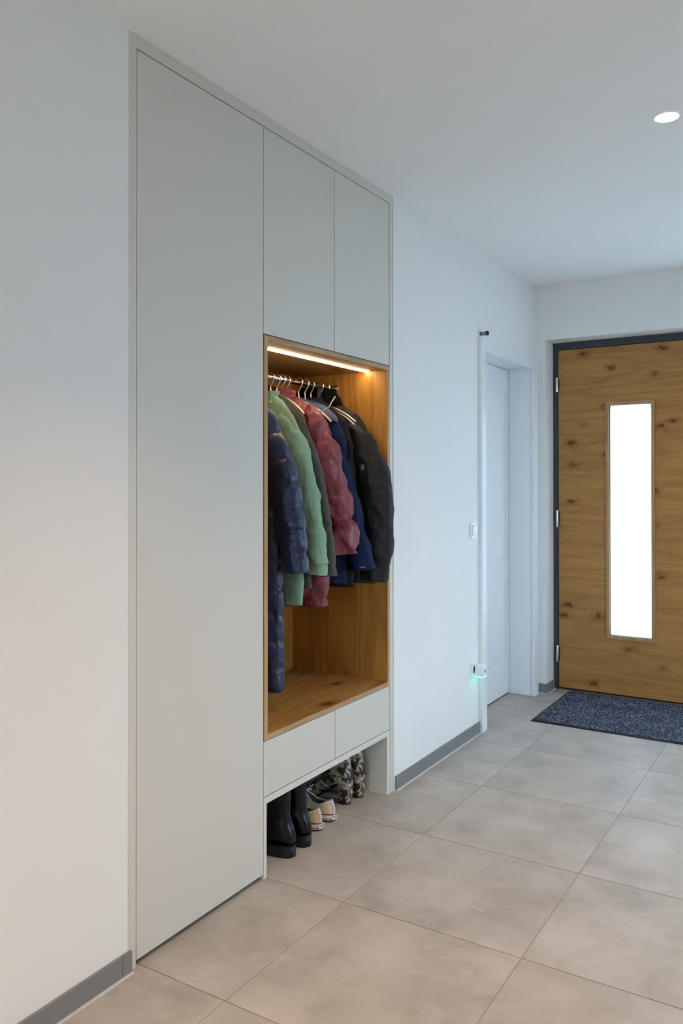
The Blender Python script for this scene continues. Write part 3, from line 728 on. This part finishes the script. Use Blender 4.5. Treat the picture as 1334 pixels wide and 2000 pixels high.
# --- dark blue jacket with hood
BLO = [(.05, 1.695, 47), (.10, 1.655, 49), (.148, 1.59, 38), (.180, 1.50, 24), (.214, 1.40, 15), (.250, 1.27, 12), (.284, 1.14, 10), (.318, 1.02, 9)]
hem = 0.945
t, b = jacket('hooded_jacket', 'dark blue jacket with lighter indigo hood behind the maroon puffer', 2.915, 10, 'blue', hem, tw=0.19, tb=0.034,
    sleeve=std_sleeve(0.052, 0.047, 1.012, b=0.72, outer=BLO), sd=folds(0.009, 9, 0.007), bd=folds(0.008, 7, 0.009), seed=20.0)
hd_r = [(0.055, 0.0, 1.640-hem, 0.02, 0, 0.01, 0, 0.02, 0, 2), (0.065, -0.01, 1.658-hem, 0.080, 0, -0.03, 0, 0.042, 0, 2), (0.055, -0.01, 1.685-hem, 0.095, 0, -0.045, 0, 0.052, 0, 2), (0.04, -0.005, 1.708-hem, 0.085, 0, -0.04, 0, 0.048, 0, 2), (0.03, 0, 1.722-hem, 0.06, 0, -0.02, 0, 0.036, 0, 2)]
arc = [(0.271+0.048*math.cos(a), 0.034*math.sin(a), 1.020-hem) for a in np.linspace(-2.9, -1.3, 10)]
tube('cuff_stitching', arc, 0.0013, 'white_stitch', t, seg=6)
ho = link('hood', loft(hd_r, 40, 48, folds(0.008, 14, 0.006, 14), 'flat', 'in', 21.0), 'blue_light', t, True); ho['label'] = 'lighter indigo hood'
tube('drawcord', [(0.128, -0.045, 1.690-hem), (0.100, -0.058, 1.672-hem), (0.070, -0.064, 1.655-hem)], 0.0022, 'cord', t, n=14)
tube('drawcord', [(0.128, -0.045, 1.690-hem), (0.137, -0.040, 1.710-hem), (0.150, -0.030, 1.735-hem)], 0.0020, 'cream', t, n=14)
hanger(2.910, 'metal coat hanger carrying the dark blue hooded jacket', 10)
hanger(2.862, 'empty metal coat hanger just behind the maroon jacket', 9, arms='cream', half=0.150, drop=0.092, neck=0.080)
# --- charcoal softshell
hem = 0.925
t, b = jacket('softshell_jacket', 'plain charcoal softshell jacket between the blue jacket and the black badge jacket', 2.978, 3, 'charcoal', hem, tw=0.20, tb=0.028,
    sleeve=std_sleeve(0.050, 0.045, 1.00, du=-0.04, b=0.6), sd=folds(0.009, 9, 0.007), bd=folds(0.008, 7, 0.009), seed=26.0)
collar(t, hem, 1.69, 1.742, 0.075, 0.032, 'charcoal', du=-0.02, u=-0.02, disp=wr(0.006, 12))
hanger(2.955, 'metal coat hanger carrying the charcoal softshell jacket', 3)
dh = hanger(3.028, 'empty metal coat hanger with two bare cream arms before the black jacket', -1, arms='cream', double=True, half=0.185, drop=0.085, neck=0.080)
st_ = box('hanging_strap', (-0.010, -0.006, -0.075), (0.008, -0.004, 0.012), 'strap', dh); st_['label'] = 'dark grey hanging loop'
# --- black jacket with badge
hem = 0.935
BO = [(.060, 1.712, 50), (.105, 1.685, 58), (.180, 1.620, 48), (.262, 1.515, 36), (.318, 1.40, 20), (.340, 1.285, 3), (.332, 1.12, -3), (.315, .945, -4)]
t, b = jacket('winter_jacket', 'black jacket with a small silver chest badge and black fur collar', 3.085, 0, 'blackj', hem, tw=0.235, tb=0.042,
    sleeve=std_sleeve(0.078, 0.070, 0.945, v1=-0.012, b=0.55, outer=BO), sd=folds(0.010, 9, 0.010), bd=folds(0.008, 7, 0.009), seed=31.0, hemw=0.245)
def furd(s, th, p, n, k): return 0.010*fbm(p, 40, 3)+0.014*noise.noise(p*16)
fc = link('fur_collar', loft([(-0.045, -0.012, 1.690-hem, 0.07, 0, -0.02, 0, 0.036, 0, 2), (-0.035, -0.014, 1.722-hem, 0.105, 0, -0.035, 0, 0.048, 0, 2), (-0.03, -0.014, 1.755-hem, 0.112, 0, -0.03, 0, 0.050, 0, 2), (-0.035, -0.012, 1.785-hem, 0.092, 0, -0.02, 0, 0.038, 0, 2), (-0.04, -0.01, 1.800-hem, 0.04, 0, 0, 0, 0.018, 0, 2)], 60, 80, furd, 'flat', 'flat', 33.0), 'fur', t, True)
hanger(3.078, 'metal coat hanger carrying the black jacket with fur collar', 0)
jk_badge = t

# ================================================================== SHOES
def shoe_root(name, label, cat, x, y, rz, group=None):
    o = thing(name, label, cat, (x, y, 0), group); o.rotation_euler.z = PI+math.radians(rz); return o
def profile_loft(rows, nr, ns, disp=None, cap0='flat', cap1='in', seed=0, inset=0.03):
    """rows: (Tx,Tz,Bx,Bz,w,power): ring through top and bottom point of the side view"""
    rings = []
    for tx, tz, bx_, bz, wd, pw in rows:
        rings.append(((tx+bx_)/2, 0, (tz+bz)/2, (tx-bx_)/2, 0, (tz-bz)/2, 0, wd, 0, pw))
    return loft(rings, nr, ns, disp, cap0, cap1, seed, inset)
def outline(L, wh, wb, n=72, grow=0.0, skew=0.0):
    """foot outline, heel at x=0, toe at x=L"""
    pts = []
    for i in range(n):
        a = 2*PI*i/n; cx = math.cos(a); sx = math.sin(a)
        x = L/2 - L/2*math.copysign(abs(cx)**0.92, cx)
        f = x/L
        wd = np.interp(f, [0, 0.12, 0.32, 0.5, 0.72, 0.9, 1], [wh*0.95, wh, wh*0.93, (wh+wb)/2*0.98, wb, wb*0.86, wb*0.7])
        y = wd*math.copysign(abs(sx)**0.72, sx)
        pts.append((x + (-grow if f < 0.5 else grow)*abs(cx), y+math.copysign(grow, sx)*min(1, abs(sx)*2) + skew*f))
    return pts
def slab(name, pts, z0, z1, m, parent, bev=0.002, zf=None):
    bm = bmesh.new()
    lo = [bm.verts.new((x, y, z0)) for x, y in pts]; hi = [bm.verts.new((x, y, z1 if zf is None else zf(x))) for x, y in pts]
    k = len(pts)
    for i in range(k): bm.faces.new((lo[i], lo[(i+1) % k], hi[(i+1) % k], hi[i]))
    f1 = bm.faces.new(hi); f0 = bm.faces.new(lo[::-1])
    if bev: bmesh.ops.bevel(bm, geom=list(f1.edges)+list(f0.edges), offset=bev, segments=2, affect='EDGES')
    o = bm_obj(name, bm, m, parent)
    for p in o.data.polygons: p.use_smooth = len(p.vertices) == 4
    return o
def chelsea(x, y, rz, label):
    o = shoe_root('leather_boot', label, 'boot', x, y, rz, 'black leather boots in the shoe compartment')
    slab('sole', outline(0.285, 0.040, 0.047, grow=0.003), 0.0, 0.041, 'rubber', o, 0.003)
    slab('welt', outline(0.281, 0.0395, 0.0455, grow=0.004), 0.0412, 0.045, 'leather', o, 0.001)
    rows = [(0.276, 0.055, 0.276, 0.041, 0.020, 2.0), (0.262, 0.078, 0.262, 0.041, 0.038, 2.3), (0.225, 0.092, 0.225, 0.040, 0.044, 2.6), (0.18, 0.104, 0.175, 0.040, 0.044, 2.6), (0.14, 0.122, 0.115, 0.040, 0.041, 2.5),
            (0.118, 0.142, 0.045, 0.040, 0.038, 2.3), (0.113, 0.155, 0.001, 0.048, 0.0390, 2.3), (0.112, 0.165, 0.002, 0.085, 0.0375, 2.2), (0.113, 0.175, 0.014, 0.118, 0.0345, 2.2), (0.115, 0.19, 0.021, 0.155, 0.0350, 2.2), (0.118, 0.215, 0.022, 0.195, 0.038, 2.2), (0.120, 0.243, 0.020, 0.243, 0.040, 2.2)]
    link('shaft', profile_loft(rows, 90, 48, wr(0.0025, 16, (1, 1, 1)), 'flat', 'in', x*3+y, 0.04), 'leather', o, True)
    return o
chelsea(-0.012, 2.458, 3, 'black leather boot standing next to the left side panel')
chelsea(-0.012, 2.558, -2, 'black leather boot standing beside the cream sneakers')

def sneaker(x, y, rz, label):
    o = shoe_root('canvas_sneaker', label, 'sneaker', x, y, rz, 'cream canvas sneakers in the shoe compartment')
    n = 72; L, wh, wb = 0.285, 0.036, 0.046
    out = outline(L, wh, wb, n)
    slab('outsole', outline(L, wh, wb, n, grow=0.003), 0.0, 0.006, 'rubber', o, 0.001)
    slab('midsole', outline(L, wh, wb, n, grow=0.0035), 0.0062, 0.027, 'foxing', o, 0.002)
    slab('stripe', outline(L, wh, wb, n, grow=0.0036), 0.0272, 0.0310, 'red', o, 0.0005)
    slab('sole_line', outline(L, wh, wb, n, grow=0.0042), 0.0105, 0.0128, 'black', o, 0.0)
    # upper: band between the sole outline and the collar opening
    nr = 14; V = []; F = []; W = []; rim = []
    for i, (px, py) in enumerate(out):
        f = px/L; a = 2*PI*i/n
        ox = 0.010 + 0.135*(0.5-0.5*math.cos(a)); hgt = np.interp(ox, [0.010, 0.022, 0.055, 0.095, 0.13, 0.146], [0.082, 0.077, 0.062, 0.064, 0.085, 0.096])
        ow = 0.026*math.sin(a)*np.interp(ox, [0.01, 0.06, 0.10, 0.146], [1.0, 1.0, 0.85, 0.7])
        rim.append(Vector((ox, ow, hgt)))
    for k in range(nr+1):
        g = k/nr
        for i, (px, py) in enumerate(out):
            p0 = Vector((px, py, 0.029)); p2 = rim[i]
            p1 = Vector((px*0.9+p2.x*0.1, py*1.0, 0.029+(p2.z-0.029)*np.interp(px/L, [0, 0.5, 0.8, 1], [0.55, 0.75, 0.35, 0.35])))
            p = p0*(1-g)**2+p1*2*g*(1-g)+p2*g*g
            V.append(p + Vector((0, 0, 0.0015*noise.noise(p*40))))
    for k in range(nr):
        for i in range(n):
            q = (k*n+i, k*n+(i+1) % n, (k+1)*n+(i+1) % n, (k+1)*n+i); F.append(q)
    me = bpy.data.meshes.new('upper'); me.from_pydata([tuple(v) for v in V], [], F); me.update(); link('upper', me, 'canvas', o, True)
    V = []; F = []
    for k in range(7):                       # lining down into the shoe
        g = k/6
        for i in range(n):
            p = rim[i].copy(); c = Vector((0.078, 0, 0))
            q = Vector((c.x+(p.x-c.x)*(1-0.04*g), p.y*(1+0.18*g), p.z*(1-g)+0.034*g)); V.append(q)
    for k in range(6):
        for i in range(n): F.append((k*n+i, (k+1)*n+i, (k+1)*n+(i+1) % n, k*n+(i+1) % n))
    F.append(tuple(6*n+i for i in range(n)))
    me = bpy.data.meshes.new('lining'); me.from_pydata([tuple(v) for v in V], [], F); me.update(); link('lining', me, 'lining', o, True)
    tube('binding', rim+[rim[0], rim[1]], 0.0022, 'canvas_white', o, seg=8)
    # heel strip and rubber heel patch
    hs = []
    for z in np.linspace(0.031, 0.083, 8):
        k = (z-0.029)/(0.082-0.029); xx = np.interp(k, [0, 0.5, 1], [-0.003, -0.003, 0.0075])
        hs.append((xx, z))
    bm = bmesh.new(); L_, R_ = [], []
    for xx, z in hs:
        L_.append([bm.verts.new((xx+0.004, -0.0085, z)), bm.verts.new((xx-0.001, -0.0055, z)), bm.verts.new((xx-0.001, 0.0055, z)), bm.verts.new((xx+0.004, 0.0085, z))])
    for a, b_ in zip(L_, L_[1:]):
        for j in range(3): bm.faces.new((a[j], a[j+1], b_[j+1], b_[j]))
    bmesh.ops.solidify(bm, geom=list(bm.faces), thickness=0.0015)
    bm_obj('heel_strip', bm, 'canvas_white', o, True)
    hp = box('heel_patch', (-0.0062, -0.015, 0.008), (-0.0005, 0.015, 0.0262), 'foxing', o, 0.0008)
    boxes('heel_mark', [((-0.0068, yy, zz), (-0.0060, yy+ww, zz+0.003)) for yy, zz, ww in ((-0.011, 0.0205, 0.005), (-0.004, 0.0205, 0.004), (0.002, 0.0205, 0.008), (-0.010, 0.0145, 0.004), (-0.003, 0.0145, 0.010))], 'black', hp)
    # tongue and laces
    tg = [(0.150, 0.0, 0.088, 0.003, 0, 0.003, 0, 0.020, 0, 2.4), (0.138, 0, 0.100, 0.003, 0, 0.003, 0, 0.024, 0, 2.4), (0.122, 0, 0.112, 0.003, 0, 0.002, 0, 0.025, 0, 2.6), (0.112, 0, 0.120, 0.002, 0, 0.002, 0, 0.020, 0, 2.6)]
    link('tongue', loft(tg, 14, 24, None, 'flat', 'flat'), 'lining', o, True)
    for s in (-1, 1):
        for k in range(4):
            xx = 0.128+k*0.018; zz = 0.0905-k*0.007
            cyl('eyelet', (xx, s*(0.026+0.001*k), zz), 0.0028, 0.004, 'black', o, 'Y', 10)
    for k in range(4):
        xx = 0.130+k*0.018; zz = 0.094-k*0.0065
        tube('lace', [(xx, -0.025, zz-0.004), (xx+0.004, -0.012, zz+0.004), (xx+0.004, 0.012, zz+0.004), (xx, 0.025, zz-0.004)], 0.0024, 'canvas_white', o, n=12, seg=6)
    return o
sneaker(-0.054, 2.699, -3, 'cream canvas sneaker beside the black leather boots')
sneaker(-0.056, 2.800, -3, 'cream canvas sneaker beside the snakeskin ankle boots')

def ankle_boot(x, y, rz, label):
    o = shoe_root('heeled_ankle_boot', label, 'boot', x, y, rz, 'snakeskin ankle boots in the shoe compartment')
    ht = 0.078
    rings = [(0.032, 0, 0.006, 0.027, 0, 0, 0, 0.027, 0, 2.4), (0.031, 0, 0.03, 0.028, 0, 0, 0, 0.028, 0, 2.4), (0.031, 0, 0.06, 0.031, 0, 0, 0, 0.031, 0, 2.4), (0.033, 0, ht+0.012, 0.034, 0, 0, 0, 0.033, 0, 2.4)]
    link('heel', loft(rings, 20, 40, None, 'flat', 'flat'), 'snake', o, True)
    cyl('heel_tip', (0.032, 0, 0.003), 0.0275, 0.006, 'rubber', o, seg=28)
    slab('sole', [(x_*0.98+0.012, y_) for x_, y_ in outline(0.235, 0.030, 0.040)], 0, 0.007, 'rubber', o, 0.001)
    sl = o.children[-1]
    for v in sl.data.vertices:
        x_ = v.co.x; v.co.z += float(np.interp(x_, [0.0, 0.055, 0.11, 0.16, 0.25], [ht+0.004, ht, ht*0.55, 0.004, 0.0]))
    rows = [(0.243, 0.022, 0.243, 0.006, 0.014, 2.0), (0.225, 0.045, 0.225, 0.006, 0.034, 2.3), (0.19, 0.066, 0.185, 0.007, 0.040, 2.5), (0.155, 0.092, 0.14, 0.020, 0.039, 2.5), (0.128, 0.122, 0.095, 0.050, 0.036, 2.4),
            (0.112, 0.148, 0.045, 0.078, 0.034, 2.3), (0.108, 0.165, 0.002, 0.088, 0.034, 2.3), (0.107, 0.178, -0.001, 0.12, 0.034, 2.2), (0.108, 0.195, 0.006, 0.155, 0.036, 2.2), (0.112, 0.215, 0.010, 0.195, 0.038, 2.2), (0.116, 0.238, 0.008, 0.238, 0.041, 2.2)]
    link('shaft', profile_loft(rows, 90, 48, wr(0.002, 18, (1, 1, 1)), 'flat', 'in', 50+y, 0.04), 'snake', o, True)
    return o
ankle_boot(-0.085, 2.990, 3, 'black and cream snakeskin ankle boot with block heel beside the sneakers')
ankle_boot(-0.078, 3.080, 3, 'black and cream snakeskin ankle boot with block heel beside the right side panel')

# ================================================================== DOORMAT
dm = Thing('doormat', 'dark blue-grey speckled doormat in front of the oak entrance door', 'doormat', (0.78, 4.95, 0))
rm = dm.add(box('rubber_backing', (0.170, 4.562, 0.0004), (1.38, 5.345, 0.005), 'rubber', bevel=0.0012))
bm = bmesh.new(); nx, ny = 150, 96
x0, x1, y0, y1 = 0.184, 1.366, 4.577, 5.331
g = [[bm.verts.new((x0+(x1-x0)*i/nx, y0+(y1-y0)*j/ny, 0.0102+random.uniform(-0.0011, 0.0011)+0.0007*noise.noise(Vector((i*0.08, j*0.08, 0))))) for j in range(ny+1)] for i in range(nx+1)]
for i in range(nx):
    for j in range(ny): bm.faces.new((g[i][j], g[i+1][j], g[i+1][j+1], g[i][j+1]))
be = [e for e in bm.edges if e.is_boundary]
ex = bmesh.ops.extrude_edge_only(bm, edges=be)
for v in ex['geom']:
    if isinstance(v, bmesh.types.BMVert): v.co.z = 0.004
dm.add(bm_obj('pile', bm, 'pile'))

# ================================================================== WALL FITTINGS
sw = Thing('light_switch', 'white square rocker light switch beside the side door frame', 'switch', (0, 4.125, 1.113))
sy0, sy1, sz0, sz1 = 4.078, 4.160, 1.071, 1.155
sw.add(box('switch_frame', (0.0, sy0, sz0), (0.011, sy1, sz1), 'plastic', bevel=0.002))
rk = box('rocker', (-0.004, -0.0275, -0.0275), (0.004, 0.0275, 0.0275), 'plastic', bevel=0.0012)
rk.data.transform(Matrix.Translation((0.0125, (sy0+sy1)/2, (sz0+sz1)/2)) @ Matrix.Rotation(math.radians(4), 4, 'Y')); sw.add(rk)
sw.add(boxes('rocker_gap', [((0.0105, (sy0+sy1)/2-0.0290, (sz0+sz1)/2-0.0290), (0.0113, (sy0+sy1)/2+0.0290, (sz0+sz1)/2+0.0290))], 'strap'))
so = Thing('wall_socket', 'white wall socket low beside the side door frame', 'socket', (0, 4.13, 0.37))
so.add(box('socket_frame', (0.0, 4.085, 0.322), (0.010, 4.167, 0.404), 'plastic', bevel=0.002))
so.add(cyl('socket_insert', (0.0075, 4.126, 0.363), 0.021, 0.007, 'strap', axis='X', seg=28))
pl = Thing('plug_adapter', 'white cube plug-in night light glowing teal underneath', 'plug', (0.04, 4.126, 0.32))
pl.add(box('housing', (0.019, 4.098, 0.334), (0.066, 4.154, 0.392), 'plastic', bevel=0.004))
pl.add(cyl('plug_base', (0.0155, 4.126, 0.363), 0.019, 0.009, 'black', axis='X', seg=28))
pl.add(box('glow_ring', (0.021, 4.100, 0.329), (0.064, 4.152, 0.3345), 'teal'))
pl.add(cyl('button', (0.0668, 4.126, 0.360), 0.006, 0.002, 'strap', axis='X', seg=20))
pg = Thing('wall_peg', 'small grey metal peg with black rubber tip above the side door frame corner', 'peg', (0.02, 4.215, 2.19))
pg.add(cyl('stem', (0.0175, 4.232, 2.193), 0.011, 0.034, plain('grey_metal', (0.30, 0.30, 0.31), 0.4, 0.8), axis='X', seg=24))
pg.add(cyl('rubber_tip', (0.041, 4.232, 2.193), 0.0125, 0.014, 'black', axis='X', seg=24, bevel=0.002))

# ================================================================== DOWNLIGHTS
def downlight(x, y, label, power):
    t = Thing('ceiling_downlight', label, 'light', (x, y, H), 'recessed ceiling downlights')
    bm = bmesh.new(); k = 48; ri, ro = 0.040, 0.046
    rows = [[bm.verts.new((x+r*math.cos(2*PI*i/k), y+r*math.sin(2*PI*i/k), z)) for i in range(k)] for r, z in ((ri, H-0.0005), (ri, H-0.004), (ro, H-0.004), (ro+0.001, H-0.0005))]
    for a, b_ in zip(rows, rows[1:]):
        for i in range(k): bm.faces.new((a[i], a[(i+1) % k], b_[(i+1) % k], b_[i]))
    t.add(bm_obj('trim_ring', bm, 'plastic'))
    t.add(cyl('diffuser', (x, y, H-0.0018), 0.0398, 0.002, 'lamp', seg=48))
    l = bpy.data.lights.new('downlight_lamp', 'SPOT'); l.energy = power; l.color = WARM; l.spot_size = math.radians(104); l.spot_blend = 0.85; l.shadow_soft_size = 0.04
    o = bpy.data.objects.new('downlight_lamp', l); C.objects.link(o); o.location = (x, y, H-0.012); adopt(o, t.o)
downlight(1.188, 3.012, 'round recessed ceiling downlight opposite the oak niche', DOWN*0.36)
downlight(1.188, 4.60, 'round recessed ceiling downlight near the entrance door', DOWN*0.12)
for yy, ll in ((1.41, 'round recessed ceiling downlight opposite the tall greige door'), (-0.19, 'round recessed ceiling downlight over the bare floor before the wardrobe'), (-1.79, 'round recessed ceiling downlight closest to the added far-end window')): downlight(1.188, yy, ll, DOWN)

# badge on the black jacket: conform a small emblem to the sleeve and body surface
bpy.context.view_layer.update()
def conform(parent, name, shapes, u0, z0, m, thick=0.0012):
    """shapes: closed polygons (du,dz) with optional hole ring; projected onto the jacket from its -v side"""
    dg = []
    for ch in parent.children:
        if ch.type == 'MESH': dg.append(ch)
    trees = [BVHTree.FromPolygons([v.co for v in ch.data.vertices], [p.vertices for p in ch.data.polygons]) for ch in dg]
    def hit(u, z):
        best = None
        for tr in trees:
            h = tr.ray_cast(Vector((u, -0.5, z)), Vector((0, 1, 0)))
            if h[0] is not None and (best is None or h[0].y < best): best = h[0].y
        return best if best is not None else 0.0
    yb = min(hit(u0+du, z0+dz) for sh in shapes for du, dz in sh[0])
    bm = bmesh.new()
    for outer, inner in shapes:
        k = len(outer)
        for yy in (0,):
            a = [bm.verts.new((u0+p[0], hit(u0+p[0], z0+p[1])-thick, z0+p[1])) for p in outer]
            b_ = [bm.verts.new((u0+p[0], hit(u0+p[0], z0+p[1])-thick, z0+p[1])) for p in inner]
            for i in range(k): bm.faces.new((a[i], a[(i+1) % k], b_[(i+1) % k], b_[i]))
    return bm_obj(name, bm, m, parent)
def ringpoly(fn, n=28): return [fn(2*PI*i/n) for i in range(n)]
def shield(s):
    def f(a):
        r = 0.0125*s; x_ = r*0.86*math.cos(a); z_ = r*math.sin(a)
        if z_ > r*0.72: z_ = r*0.9
        return (x_, z_)
    return f
bd_ = conform(jk_badge, 'chest_badge', [(ringpoly(shield(1.0)), ringpoly(shield(0.80))), (ringpoly(lambda a: (0.0055*math.cos(a), -0.001+0.0055*math.sin(a))), ringpoly(lambda a: (0.0028*math.cos(a), -0.001+0.0028*math.sin(a)))),
    ([(-0.0125, 0.008), (-0.004, 0.0115), (-0.004, 0.0075), (-0.0085, 0.004)], [(-0.008, 0.008), (-0.006, 0.009), (-0.006, 0.0078), (-0.008, 0.0068)])], 0.215, 1.437-0.935, 'silver')
bd_['label'] = 'small silver shield-shaped badge'
